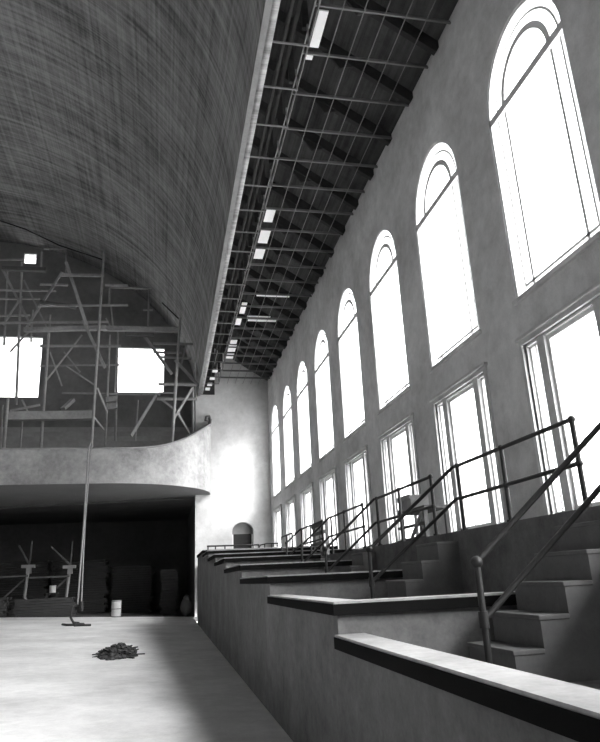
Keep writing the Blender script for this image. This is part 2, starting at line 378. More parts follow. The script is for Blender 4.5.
# far left side: wall and ceiling that close the hall beyond the frame
b = MB(); XL = -34.9
def lsheet(x):
    def q(y0, y1, z0, z1): b.add([(x, y0, z0), (x, y1, z0), (x, y1, z1), (x, y0, z1)], [(0, 1, 2, 3)])
    e = [-8.0]
    for f in LW: e += [f - 2.2, f]
    e.append(62.0)
    for i in range(0, len(e), 2): q(e[i], e[i + 1], 0, 17.5)
    for f in LW: q(f - 2.2, f, 0, 7.2); q(f - 2.2, f, 12.6, 17.5)
LW = [11.03 + 4.555 * j for j in range(-1, 8)]
lsheet(XL); lsheet(XL - .5)
for f in LW: ring(b, [(f - 2.2, 7.2), (f, 7.2), (f, 12.6), (f - 2.2, 12.6)], XL, XL - .5)
o = b.build('wall_left', M['wall'], recalc=False); tag(o, 'plaster wall with windows on the far left side of the hall', 'wall', kind='structure')
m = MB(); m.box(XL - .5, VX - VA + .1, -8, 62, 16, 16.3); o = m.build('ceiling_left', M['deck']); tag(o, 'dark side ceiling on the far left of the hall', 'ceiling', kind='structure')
m = MB(); m.box(XL - .5, XW + .6, -8.5, -8, -.3, 28.5); o = m.build('wall_front', M['wall']); tag(o, 'plaster wall behind the viewer', 'wall', kind='structure')

# ------------------------------------------------------------------ side gallery: terraced sections stepping down towards the camera
E_ = [2.2, 6.55, 10.88, 14.95, 19.05, 23.0, 26.7, 30.3, 36.0]
L_ = [1.465, 1.765, 2.065, 2.35, 2.645, 2.915, 3.205, 3.40]
F_ = [l - .40 for l in L_]
XK, ZK = 4.4, 2.58
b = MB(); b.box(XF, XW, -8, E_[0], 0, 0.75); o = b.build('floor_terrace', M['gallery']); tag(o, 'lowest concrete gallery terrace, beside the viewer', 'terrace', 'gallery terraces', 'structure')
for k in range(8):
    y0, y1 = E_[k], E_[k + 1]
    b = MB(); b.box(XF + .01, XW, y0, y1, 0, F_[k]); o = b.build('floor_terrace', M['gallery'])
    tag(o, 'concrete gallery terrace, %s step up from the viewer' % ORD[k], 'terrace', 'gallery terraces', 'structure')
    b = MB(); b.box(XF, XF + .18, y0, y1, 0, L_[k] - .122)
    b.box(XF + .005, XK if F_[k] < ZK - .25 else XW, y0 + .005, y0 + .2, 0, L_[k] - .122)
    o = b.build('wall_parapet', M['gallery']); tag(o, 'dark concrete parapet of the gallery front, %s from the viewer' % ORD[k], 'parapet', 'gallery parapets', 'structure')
b = MB(); b.box(XK, XW, -8, E_[5], 0.01, ZK); o = b.build('floor_walkway', M['gallery']); tag(o, 'raised concrete walkway under the lower windows', 'walkway', kind='structure')
b = MB(); b.box(2.0, XW, E_[8], YB, 0, F_[7]); o = b.build('floor_terrace', M['gallery']); tag(o, 'farthest concrete gallery terrace against the back wall', 'terrace', 'gallery terraces', 'structure')
CAPS = ['wooden ledge cap nearest the camera, running out at the lower right', 'second wooden ledge cap from the camera, bent behind the nearest stair post',
        'third wooden ledge cap from the camera', 'fourth wooden ledge cap from the camera', 'fifth wooden ledge cap from the camera',
        'third ledge cap from the far end of the gallery', 'second ledge cap from the far end of the gallery', 'farthest and highest ledge cap of the gallery']
for k in range(8):
    y0, y1, z = E_[k], E_[k + 1], L_[k]
    xe = XK - .005 if F_[k] < ZK - .25 else XW - .02
    r = empty('ledge_cap', (XF, y0, z - .1), CAPS[k], 'ledge', 'gallery ledge caps')
    def ell(o):
        return [(XF - .05 + o, min(y1, YB - .01)), (XF - .05 + o, y0 - .05 + o), (xe, y0 - .05 + o), (xe, y0 + .25), (XF + .26, y0 + .25), (XF + .26, min(y1, YB - .01))]
    m = MB(); m.prism(ell(.012), 'z', z - .022, z); m.build('ledge_top', M['ledge'], r)
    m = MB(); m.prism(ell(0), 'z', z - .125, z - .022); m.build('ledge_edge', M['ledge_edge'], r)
m = MB()
# ------------------------------------------------------------------ stairs
RIS, TRD = .264, .282
R_ = [5.42 + 4.17 * k for k in range(5)]
WH = ['nearest the camera', 'second from the camera', 'third from the camera', 'fourth from the camera']
for k in range(4):
    x0 = 2.877 + .331 * k; z = F_[k] + RIS; i = 0
    y0, y1 = R_[k] + .02, R_[k] + .90
    prof = [(x0, F_[k] - .01)]
    while z < ZK - .08:
        prof += [(x0 + TRD * i, z), (x0 + TRD * (i + 1), z)]; z += RIS; i += 1
    xt = max(XK, prof[-1][0])
    prof[-1] = (XK + .01, prof[-1][1]); prof.append((XK + .01, F_[k] - .01))
    r = empty('staircase', (x0, y0, F_[k]), 'short concrete stair up to the window walkway, ' + WH[k], 'stairs', 'gallery stairs')
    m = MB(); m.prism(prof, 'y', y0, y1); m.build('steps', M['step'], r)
    m = MB(); zz = F_[k] + RIS
    for j in range(i):
        xa = x0 + TRD * j; xb = x0 + TRD * (j + 1) if j < i - 1 else XK
        m.box(xa - .015, xb, y0 - .01, y1 + .005, zz - .03, zz + .012); zz += RIS
    m.build('treads', M['step'], r, bevel=.008)
# ------------------------------------------------------------------ pipe railings
ZR, ZM = 3.57, 3.07
RL = ['nearest the camera', 'second from the camera', 'third from the camera', 'fourth from the camera', 'farthest with a sloping end']
for k in range(5):
    y = R_[k]; xb = 2.63 + .331 * k; zb = F_[k]
    yn = R_[k - 1] + .97 if k else 2.4
    slope_top = zb + (1.0 if k < 2 else .9)
    r = empty('pipe_railing', (xb, y, zb), 'dark pipe railing sloping down from the walkway to the terrace, ' + RL[k], 'railing', 'gallery railings')
    if k == 4: xb = 2.63 + .331 * 4
    m = MB(); m.tube([(xb, y, zb - .01), (xb, y, slope_top)], .029); m.tube([(xb, y, slope_top - .53), (xb, y, slope_top - .40)], .042); np_ = m.build('newel_post', M['pipe'], r)
    m = MB(); m.ball((xb, y, slope_top), .052); m.build('ball_finial', M['pipe'], np_)
    m = MB(); m.tube([(xb, y, slope_top), (XK + .04, y, ZR), (XK + .06, y - .10, ZR), (XK + .06, yn, ZR)], .028); m.build('top_rail', M['pipe'], r)
    m = MB(); m.tube([(xb, y, slope_top - .47), (XK + .04, y, ZM), (XK + .06, y - .10, ZM), (XK + .06, yn, ZM)], .027); m.build('middle_rail', M['pipe'], r)
    for j, yy in enumerate((y - .12, (y + yn) / 2 + .05, yn)):
        m = MB(); m.tube([(XK + .06, yy, ZK - .02), (XK + .06, yy, ZR + .02)], .030)
        for zz in (ZR, ZM): m.ball((XK + .06, yy, zz), .045, 10, 6)
        m.tube([(XK + .06, yy, ZK - .01), (XK + .06, yy, ZK + .03)], .055)
        m.build('post', M['pipe'], r)
# level railing further back on the walkway
y, yn = R_[4] + 3.9, R_[4] + 1.6
r = empty('pipe_railing', (XK + .06, yn, ZK), 'short level pipe railing on the walkway, beyond the sloping ones', 'railing', 'gallery railings')
for nm, zz in (('top_rail', ZR), ('middle_rail', ZM)):
    m = MB(); m.tube([(XK + .06, y, zz), (XK + .06, yn, zz)], .03); m.build(nm, M['pipe'], r)
for yy in (y, (y + yn) / 2, yn):
    m = MB(); m.tube([(XK + .06, yy, ZK - .02), (XK + .06, yy, ZR + .02)], .030); m.build('post', M['pipe'], r)
# low rail along the farthest ledge, hooped rail by the back wall
r = empty('pipe_railing', (1.9, 32.0, F_[7]), 'low pipe rail just behind the farthest ledge', 'railing')
m = MB(); m.tube([(1.9, 32.0, 3.64), (4.4, 32.0, 3.62)], .035); m.build('top_rail', M['pipe'], r)
for xx in (1.95, 2.3, 2.75, 4.35):
    m = MB(); m.tube([(xx, 32.0, F_[7] - .01), (xx, 32.0, 3.64)], .03); m.build('post', M['pipe'], r)
r = empty('hoop_rail', (5.4, 39.5, F_[7]), 'small hooped rail standing in the far corner by the last window', 'railing')
m = MB(); m.tube([(5.2, 39.5, F_[7] - .02), (5.25, 39.5, F_[7] + .62), (5.5, 39.5, F_[7] + .98), (5.85, 39.5, F_[7] + 1.05), (6.6, 39.5, F_[7] + 1.05)], .04); m.build('top_rail', M['pipe'], r)
for xx in (5.75, 6.15, 6.55):
    m = MB(); m.tube([(xx, 39.5, F_[7] - .02), (xx, 39.5, F_[7] + 1.05)], .03); m.build('post', M['pipe'], r)

# ------------------------------------------------------------------ work bench with a crate on the walkway, slatted rack further on
r = empty('workbench', (5.2, 13.0, ZK), 'rough wooden workbench on the walkway behind the second railing', 'bench')
m = MB(); m.box(4.95, 5.5, 12.2, 13.75, ZK + .62, ZK + .68); m.build('bench_top', M['scaffold_dark'], r)
for (xx, yy) in ((5.0, 12.3), (5.45, 12.3), (5.0, 13.65), (5.45, 13.65)):
    m = MB(); m.box(xx - .04, xx + .04, yy - .04, yy + .04, ZK, ZK + .62); m.build('leg', M['scaffold_dark'], r)
m = MB(); m.box(4.98, 5.02, 12.3, 13.9, ZK + .32, ZK + .38); m.build('stretcher', M['scaffold_dark'], r)
m = MB(); m.box(4.98, 5.5, 12.25, 14.0, ZK + .04, ZK + .1); m.build('shelf', M['scaffold_dark'], r)
m = MB(); m.bar((4.98, 12.35, ZK + .6), (4.98, 13.1, ZK + .1), .04, .08); m.build('brace', M['scaffold'], r)
r = empty('crate', (5.2, 13.4, ZK + .68), 'grey wooden crate on top of the rough workbench', 'crate')
m = MB(); m.box(5.0, 5.4, 13.02, 13.75, ZK + .68, ZK + .98); bd = m.build('body', M['scaffold'], r)
m = MB(); m.box(4.97, 5.0, 13.0, 13.78, ZK + .90, ZK + 1.0); m.box(4.97, 5.0, 13.0, 13.78, ZK + .68, ZK + .74); m.build('batten', M['scaffold'], bd)
r = empty('slatted_rack', (5.0, 21.9, ZK), 'dark slatted wooden rack on the walkway beside the far windows', 'rack')
for zz in (.12, .45, .78, 1.05):
    m = MB(); m.box(5.0, 5.06, 20.9, 22.9, ZK + zz, ZK + zz + .1); m.build('slat', M['scaffold_dark'], r)
for yy in (20.95, 21.9, 22.85):
    m = MB(); m.box(5.06, 5.13, yy - .04, yy + .04, ZK, ZK + 1.15); m.build('upright', M['scaffold_dark'], r)

# ------------------------------------------------------------------ balcony
ZB0, ZB1, YF = 7.57, 8.1, 38.0
XC, AX, BY = -3.7, 6.55, 6.0
def curve(off, n=26):
    """front edge of the balcony from the far left to the right end, shifted inwards by off"""
    pts = [(-30.0, YF + off), (-22, YF + off), (-14, YF + off), (-8, YF + off)]
    for k in range(n + 1):
        t = math.pi / 2 * (1 - k / n)
        pts.append((XC + (AX - off) * math.cos(t), YB - (BY - off) * math.sin(t)))
    return pts
def top_z(x):
    u = max(0.0, (x - XC) / AX); return 9.53 + 2.6 * u ** 3.2 
b = MB(); P = curve(.03) + [(2.85, YB + .3), (1.9, YB + .3), (1.9, 48.2), (-30, 48.2)]
b.prism(P[:-4] + [(1.9, YB), (1.9, 48.2), (-30, 48.2)], 'z', ZB0, ZB1)
o = b.build('floor_balcony', M['soffit']); tag(o, 'balcony slab with a smooth lit underside and curved front', 'balcony', kind='structure')
b = MB(); o1 = curve(0); i1 = curve(.24)
def strip(bm_, A, B, za, zb):
    n = len(A); vs = []
    for (x, y), (xi, yi) in zip(A, B):
        zt = zb(x); vs += [(x, y, za), (x, y, zt), (xi, yi, zt), (xi, yi, za)]
    fs = [(0, 1, 2, 3), ((n - 1) * 4 + 3, (n - 1) * 4 + 2, (n - 1) * 4 + 1, (n - 1) * 4)]
    for q in range(n - 1):
        for s in range(4): fs.append((q * 4 + s, q * 4 + (s + 1) % 4, q * 4 + 4 + (s + 1) % 4, q * 4 + 4 + s))
    bm_.add(vs, fs)
strip(b, o1, i1, ZB0 + .004, top_z)
o = b.build('wall_balcony', M['balcony']); tag(o, 'pale curved plaster front of the balcony, swept up at its right end', 'balcony front', kind='structure')
b = MB(); strip(b, curve(-.05), curve(.29), 0, lambda x: 0)
for q in range(0, len(b.v), 4):
    z = top_z(b.v[q][0] if True else 0)
    for s, dz in ((0, .003), (1, .09), (2, .09), (3, .003)):
        v = b.v[q + s]; b.v[q + s] = (v[0], v[1], z + dz)
o = b.build('trim_2', M['tier']); tag(o, 'dark coping along the top of the balcony front', 'coping', kind='structure')
m = MB(); m.tube([(2.72, YB - .35, top_z(2.7)), (2.8, YB - .2, top_z(2.8) + .25), (2.85, YB - .12, top_z(2.8) + .6), (2.75, YB - .1, top_z(2.8) + .85), (2.6, YB - .1, top_z(2.8) + .8), (2.55, YB - .1, top_z(2.8) + .55)], .12, 10)
o = m.build('scroll_end', M['rear'], loc=(2.72, YB - .3, top_z(2.7))); tag(o, 'dark scrolled end of the balcony front against the back wall', 'scroll', kind='structure')
b = MB()
for k in range(9):
    y0 = 38.7 + k * 1.02; zz = 8.45 + .55 * k
    xr = 1.85 if y0 > 41 else (-1.2 + (y0 - 38.7) * 1.15)
    b.box(-30, xr, y0, 48.2, ZB1 - .05, zz)
o = b.build('trim_3', M['tier']); tag(o, 'dark stepped seating tiers of the balcony', 'tiers', kind='structure')
# rear wall with bright windows
WN = [(-12.3, -9.25, 15.3, 20.0), (-3.95, -.35, 15.75, 19.35), (-11.15, -10.2, 26.0, 26.9)]
b = MB()
def rsheet(y):
    def q(x0, x1, z0, z1): b.add([(x0, y, z0), (x1, y, z0), (x1, y, z1), (x0, y, z1)], [(0, 1, 2, 3)])
    q(-35.4, -12.3, 7.6, 28.5); q(-12.3, -9.25, 7.6, 15.3); q(-12.3, -9.25, 20.0, 26.0); q(-12.3, -9.25, 26.9, 28.5)
    q(-12.3, -11.15, 26.0, 26.9); q(-10.2, -9.25, 26.0, 26.9); q(-9.25, -3.95, 7.6, 28.5)
    q(-3.95, -.35, 7.6, 15.75); q(-3.95, -.35, 19.35, 28.5); q(-.35, 2.2, 7.6, 28.5)
rsheet(48.0); rsheet(48.4)
for x0, x1, z0, z1 in WN:
    b.add([(x, y, z) for y in (48.0, 48.4) for (x, z) in ((x0, z0), (x1, z0), (x1, z1), (x0, z1))], [(i, (i + 1) % 4, 4 + (i + 1) % 4, 4 + i) for i in range(4)])
o = b.build('wall_rear', M['rear'], recalc=False); tag(o, 'dark rear wall behind the scaffolding above the balcony', 'wall', kind='structure')
for (x0, x1, z0, z1), lb in zip(WN, ('large blazing window behind the scaffold at the left edge of the photo', 'blazing window behind the scaffold left of the vault foot', 'tiny bright square window high under the vault')):
    wn += 1
    w = empty('window_%d' % wn, ((x0 + x1) / 2, 48.2, z0), lb, 'window', 'rear windows over the balcony', 'structure')
    m = MB(); t = .05 if x1 - x0 > 1.5 else .06
    m.box(x0, x0 + t, 48.1, 48.3, z0, z1); m.box(x1 - t, x1, 48.1, 48.3, z0, z1); m.box(x0, x1, 48.1, 48.3, z0, z0 + t); m.box(x0, x1, 48.1, 48.3, z1 - t, z1); m.build('window_frame', M['reveal'], w)
    if x1 - x0 > 1.5:
        for k in (1, 2):
            xm = x0 + (x1 - x0) * k / 3; m = MB(); m.box(xm - .012, xm + .012, 48.15, 48.25, z0, z1); m.build('mullion', M['reveal'], w)
        m = MB(); zt_ = z1 - .7; m.box(x0, x1, 48.15, 48.25, zt_ - .012, zt_ + .012); m.build('transom', M['reveal'], w)
    m = MB(); m.box(x0 + .02, x1 - .02, 48.19, 48.2, z0 + .02, z1 - .02); m.build('glass_pane', M['glass'], w)
m = MB(); m.box(1.85, 2.2, YB + .55, 48.4, 7.6, 19); o = m.build('wall_side', M['rear']); tag(o, 'dark return wall beside the balcony seating', 'wall', kind='structure')
# room under the balcony
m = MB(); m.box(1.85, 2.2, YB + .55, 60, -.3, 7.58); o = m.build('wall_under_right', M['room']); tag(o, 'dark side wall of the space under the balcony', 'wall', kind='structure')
m = MB(); m.box(-35.4, 2.2, 60, 60.4, -.3, 8.2); o = m.build('wall_under_back', M['room']); tag(o, 'dark wall at the back of the space under the balcony', 'wall', kind='structure')
m = MB(); m.prism([(1.84, YB + .75), (-13, 48.6), (-35.4, 49.5), (-35.4, 60.4), (1.84, 60.4)], 'z', ZB0 - .14, ZB1 - .1); o = m.build('ceiling_under', M['room']); tag(o, 'dark ceiling deep under the balcony', 'ceiling', kind='structure')  # front edge slanted to put the limit of the unlit underside into the shape

# ------------------------------------------------------------------ scaffolding on the balcony
S = [
('mid','standard',(-4.35,40.00,23.10),(-4.50,40.00,9.86),0.09),
('mid','standard',(-2.05,44.00,14.08),(-2.14,44.00,12.89),0.07),
('mid','standard',(-7.78,42.00,19.31),(-7.71,42.00,13.03),0.1),
('mid','standard',(-4.00,43.00,18.39),(-3.97,43.00,11.90),0.08),
('mid','standard',(-3.57,44.00,19.17),(-3.42,44.00,12.13),0.08),
('mid','ledger',(-7.03,40.20,21.38),(-4.29,40.20,21.49),0.1),
('mid','ledger',(-10.76,41.80,18.56),(-4.05,41.80,18.86),0.08),
('mid','ledger',(-8.29,42.20,17.19),(-3.18,42.20,17.32),0.08),
('mid','ledger',(-8.46,43.60,16.27),(-3.30,43.60,16.45),0.06),
('mid','ledger',(-6.88,43.20,14.30),(-3.06,43.20,14.27),0.06),
('mid','ledger',(-8.62,42.20,20.01),(-2.83,42.20,20.32),0.07),
('mid','ledger',(-4.20,40.20,20.81),(-2.75,40.20,20.84),0.07),
('mid','brace',(-6.72,40.20,22.34),(-5.17,40.80,17.86),0.1),
('mid','brace',(-5.52,40.80,18.54),(-3.95,40.30,15.14),0.09),
('mid','brace',(-4.38,40.40,13.85),(-3.77,41.00,12.46),0.07),
('mid','brace',(-7.84,42.40,14.80),(-5.80,42.80,18.26),0.05),
('mid','brace',(-7.70,42.50,16.89),(-6.81,42.60,14.60),0.05),
('mid','brace',(-6.71,43.00,16.11),(-4.76,43.20,14.81),0.05),
('mid','brace',(-6.93,43.20,17.16),(-5.83,43.20,15.77),0.05),
('mid','brace',(-4.66,41.00,12.27),(-4.00,42.00,11.54),0.06),
('mid','plank',(-9.20,41.50,18.00),(-4.13,41.50,18.31),0.16),
('mid','plank',(-6.50,41.60,12.80),(-6.05,42.40,13.61),0.12),
('mid','plank',(-4.02,42.60,13.68),(-3.39,42.60,13.76),0.2),
('mid','plank',(-3.93,42.60,13.21),(-3.31,42.60,13.28),0.2),
('left','standard',(-10.06,43.00,23.59),(-9.60,43.00,13.41),0.09),
('left','standard',(-9.12,43.20,20.13),(-9.07,43.20,17.82),0.07),
('left','standard',(-11.16,44.00,23.42),(-10.93,44.00,17.85),0.08),
('left','brace',(-11.25,42.80,22.97),(-9.07,42.80,18.81),0.08),
('left','brace',(-7.33,42.60,22.77),(-9.38,42.60,18.43),0.08),
('left','brace',(-10.97,43.40,19.05),(-9.95,43.40,21.22),0.06),
('left','brace',(-9.94,43.50,22.47),(-8.11,43.50,18.82),0.06),
('left','brace',(-9.26,43.50,18.79),(-10.39,43.50,17.18),0.06),
('left','ledger',(-11.28,43.00,21.42),(-7.70,43.00,21.51),0.06),
('left','ledger',(-11.38,43.60,21.03),(-8.81,43.60,21.14),0.06),
('left','ledger',(-11.32,43.80,19.86),(-9.41,43.80,20.00),0.06),
('left','ledger',(-8.69,42.60,21.77),(-6.88,42.60,21.82),0.08),
('left','ledger',(-11.64,43.60,23.97),(-10.09,43.60,24.09),0.06),
('left','ledger',(-8.83,43.60,24.99),(-7.35,43.60,25.08),0.04),
('left','plank',(-11.14,42.40,22.74),(-8.34,42.40,22.77),0.16),
('left','plank',(-8.55,42.40,20.39),(-6.24,42.40,20.12),0.1),
('left','standard',(-8.82,43.00,24.44),(-8.79,43.00,23.05),0.09),
('left','standard',(-7.30,43.40,24.74),(-7.19,43.40,22.95),0.05),
('right','standard',(0.65,40.30,18.70),(0.20,40.30,10.14),0.1),
('right','standard',(1.63,43.20,14.89),(1.65,43.20,11.33),0.09),
('right','standard',(-1.51,43.40,22.14),(-1.50,43.40,19.30),0.07),
('right','standard',(-4.19,43.40,22.09),(-4.20,43.40,20.86),0.08),
('right','standard',(-4.02,43.00,20.54),(-3.83,43.00,19.06),0.06),
('right','ledger',(-4.19,43.40,22.13),(-1.30,43.40,22.15),0.05),
('right','ledger',(-1.88,43.40,20.50),(-1.19,43.40,20.52),0.06),
('right','ledger',(-1.12,43.00,17.85),(1.67,43.00,17.89),0.08),
('right','ledger',(-1.11,43.40,17.37),(0.86,43.40,17.35),0.07),
('right','ledger',(-0.63,43.00,16.88),(1.54,43.00,16.80),0.07),
('right','ledger',(-0.71,42.60,14.82),(2.01,42.60,14.79),0.09),
('right','ledger',(-0.76,42.60,13.78),(1.88,42.60,13.80),0.09),
('right','ledger',(-4.50,43.40,14.31),(-0.58,43.40,14.32),0.06),
('right','ledger',(-0.71,43.20,14.37),(0.42,43.20,14.38),0.05),
('right','brace',(0.38,42.00,16.34),(1.93,42.40,14.73),0.1),
('right','brace',(1.62,43.00,14.76),(0.36,40.80,12.04),0.09),
('right','brace',(-0.84,43.00,14.17),(-2.26,41.00,10.93),0.11),
('right','brace',(0.55,41.40,12.59),(1.49,42.60,11.26),0.08),
('right','brace',(-1.81,43.00,18.53),(0.19,42.00,15.35),0.1),
('right','brace',(-0.57,43.20,14.02),(0.77,43.20,12.91),0.07),
('right','brace',(1.12,43.00,17.80),(0.80,43.00,16.26),0.06),
('right','brace',(-4.32,43.00,19.63),(-3.88,43.00,18.76),0.05),
('right','plank',(-4.37,42.00,18.46),(0.68,42.00,18.52),0.18),
('right','plank',(-2.98,42.60,18.34),(-1.06,42.60,18.33),0.14),
('trestle','leg',(-9.51,40.40,13.16),(-9.23,39.40,9.90),0.1),
('trestle','leg',(-10.00,41.40,12.98),(-9.86,41.40,10.79),0.06),
('trestle','leg',(-8.71,41.00,12.31),(-8.69,41.00,11.32),0.06),
('trestle','plank',(-9.52,40.60,12.06),(-4.56,40.60,12.14),0.3),
('trestle','brace',(-9.42,40.80,12.45),(-7.73,40.80,12.84),0.07),
('trestle','brace',(-8.79,40.80,13.15),(-8.39,40.80,12.39),0.05),
]
SG = {'mid': ('pole_scaffold', 'tall central pole scaffold between the two blazing rear windows', 'scaffold', 'timber scaffolds on the balcony'),
      'left': ('braced_scaffold', 'cross-braced timber scaffold before the left blazing window', 'scaffold', 'timber scaffolds on the balcony'),
      'right': ('scaffold_tower', 'timber scaffold tower at the right end of the balcony by the vault foot', 'scaffold', 'timber scaffolds on the balcony'),
      'trestle': ('plank_trestle', 'low trestle carrying a broad pale plank just behind the balcony front', 'trestle', None)}
roots = {}
def tier_top(y): return ZB1 if y < 38.7 else 8.45 + .55 * min(8, int((y - 38.7) / 1.02))
for g_, part, p, q, rad in S:
    if g_ == 'cable':
        continue
    if g_ not in SG: continue
    if g_ not in roots:
        nm, lb, ct, gp = SG[g_]; roots[g_] = empty(nm, (p[0], p[1], tier_top(p[1])), lb, ct, gp)
    r = roots[g_]; p, q = list(p), list(q)
    if part in ('standard', 'leg'):
        lo, hi = (p, q) if p[2] < q[2] else (q, p)
        if lo[2] < 13.3 or (part == 'leg'): lo[2] = tier_top(lo[1]) - .02
        p, q = lo, hi
    m = MB()
    if part in ('plank',): m.bar(p, q, .5 if rad > .2 else .3, rad * 1.7); mat = M['scaffold']
    elif part in ('standard', 'leg'): m.tube([p, q], [rad, rad * .85], 8); mat = M['scaffold']
    elif part == 'ledger': m.bar(p, q, .1, rad * 2); mat = M['scaffold']
    else: m.bar(p, q, .08, rad * 2); mat = M['scaffold']
    if (g_, part) == ('left', 'plank') or (part == 'plank' and rad < .15 and g_ == 'right'): mat = M['scaffold_dark']
    m.build(part, mat, r)
for pts, lb in (([(-14.5, 43, 27.15), (-12.4, 43, 26.9), (-10.07, 43.0, 26.16), (-7.4, 41.5, 24.2), (-4.46, 40.1, 22.6)], 'long dark cable slung under the vault to the top of the tall pole'),
                ([(-.55, 43.2, 21.0), (0.58, 40.4, 18.66)], 'short dark cable down to the right scaffold tower')):
    m = MB(); m.tube(pts, .045, 8); o = m.build('cable', M['cable'], loc=pts[-1]); tag(o, lb, 'cable', 'cables under the vault')
# hoisting rope hanging down over the balcony front
r = empty('hoist_rope', (-4.45, 37.4, floor_z(-4.45)), 'long double hoisting rope hanging over the balcony front to the floor', 'rope')
fz = floor_z(-4.45)
m = MB(); m.tube([(-4.30, 37.7, 9.8), (-4.34, 37.4, 9.3), (-4.38, 37.4, 5.0), (-4.46, 37.4, fz + .9)], .045, 8); m.build('strand', M['rope'], r)
m = MB(); m.tube([(-4.20, 37.75, 9.75), (-4.22, 37.45, 9.3), (-4.32, 37.45, 5.0), (-4.28, 37.42, fz + 1.0)], .035, 8); m.build('strand', M['rope'], r)
m = MB(); m.tube([(-4.46, 37.4, fz + .95), (-4.7, 37.35, fz + .8), (-4.75, 37.3, fz + .3), (-4.6, 37.2, fz + .06), (-4.3, 37.0, fz + .03)], .06, 8); m.tube([(-4.28, 37.42, fz + 1.05), (-4.24, 37.4, fz + .6)], .09, 8); m.build('hook', M['dark'], r)
m = MB(); 
m.tube([(-4.9, 35.6, floor_z(-4.9) + .04), (-4.6, 35.0, floor_z(-4.6) + .05), (-4.1, 35.2, floor_z(-4.1) + .05), (-3.95, 35.9, floor_z(-4) + .04), (-4.4, 36.4, floor_z(-4.4) + .05), (-4.2, 34.6, floor_z(-4.2) + .05), (-3.5, 34.9, floor_z(-3.5) + .04)], .06, 8)
o = m.build('rope_end', M['dark'], loc=(-4.4, 35.5, floor_z(-4.4))); tag(o, 'dark loop of loose rope on the floor below the hoist', 'rope')

# ------------------------------------------------------------------ things on the floor and under the balcony
random.seed(11); m = MB()
for q in range(300):
    a = random.uniform(0, 2 * math.pi); d = math.sqrt(random.random()) * random.uniform(.8, 1.05); x = -1.3 + d * .52 * math.cos(a); y = 21.0 + d * 1.7 * math.sin(a); h = max(.02, (1 - d ** 1.5) * .26)
    zz = floor_z(x) + random.uniform(.2, 1) * h
    if q % 3: m.ball((x, y, zz), random.uniform(.03, .09), 7, 5, (1, random.uniform(1, 2), .7), .35)
    else:
        t = random.uniform(0, 3.14); l = random.uniform(.1, .3); e = random.uniform(-.02, .07)
        m.bar((x - l * math.cos(t), y - l * math.sin(t), zz), (x + l * math.cos(t), y + l * math.sin(t), zz + e), .05, .03)
o = m.build('rubble_heap', M['rubble'], loc=(-1.5, 21.3, floor_z(-1.5))); tag(o, 'dark low heap of rubble lying on the pale floor', 'rubble', kind='stuff')
x, y = -2.95, 44.1; z = floor_z(x) - .02
r = empty('barrel', (x, y, z), 'pale upright drum at the edge of the floor under the balcony', 'drum')
m = MB(); m.tube([(x, y, z), (x, y, z + .02), (x, y, z + 1.0)], [.28, .29, .29], 18); bd = m.build('body', M['tin'], r)
for zz in (.05, .5, .96):
    m = MB(); m.tube([(x, y, z + zz - .025), (x, y, z + zz + .025)], .305, 18); m.build('hoop', M['steel'], bd)
def planks(name, x0, x1, y0, y1, z0, z1, label, group, step=.16, mat='dark'):
    r = empty(name, ((x0 + x1) / 2, (y0 + y1) / 2, z0), label, 'timber stack', group); z = z0; k = 0
    while z < z1:
        dx = random.uniform(-.12, .12); m = MB()
        n = 3
        for j in range(n):
            a = y0 + (y1 - y0) * j / n; m.box(x0 + dx + random.uniform(-.1, .1), x1 + dx + random.uniform(-.1, .1), a + .01, a + (y1 - y0) / n - .01, z, z + step - .02)
        m.build('board_layer', M[mat], r); z += step
    return r
g_ = 'timber stacks under the balcony'
planks('timber_stack', -12.6, -9.5, 44.7, 45.8, floor_z(-11) - .04, 1.65, 'low dark timber stack below the left work stand', g_)
planks('timber_stack', -9.0, -5.6, 44.7, 45.9, floor_z(-7.5) - .04, 1.45, 'low dark timber stack below the right work stand', g_)
planks('timber_stack', -12.5, -8.3, 51, 53, floor_z(-10) - .06, 4.0, 'tall dark timber stack behind the work stands at the left', g_)
planks('timber_stack', -7.9, -4.2, 51.2, 53, floor_z(-6) - .06, 3.9, 'tall dark timber stack behind the hanging rope', g_)
planks('timber_stack', -3.8, -1.0, 51.5, 53.2, floor_z(-2.5) - .06, 3.4, 'tall dark timber stack behind the pale drum', g_)
r = planks('slat_pile', -.25, .75, 47.2, 48.2, floor_z(.2) - .04, 2.95, 'narrow pile of slats near the right side of the dark space', None, .2, 'dark')
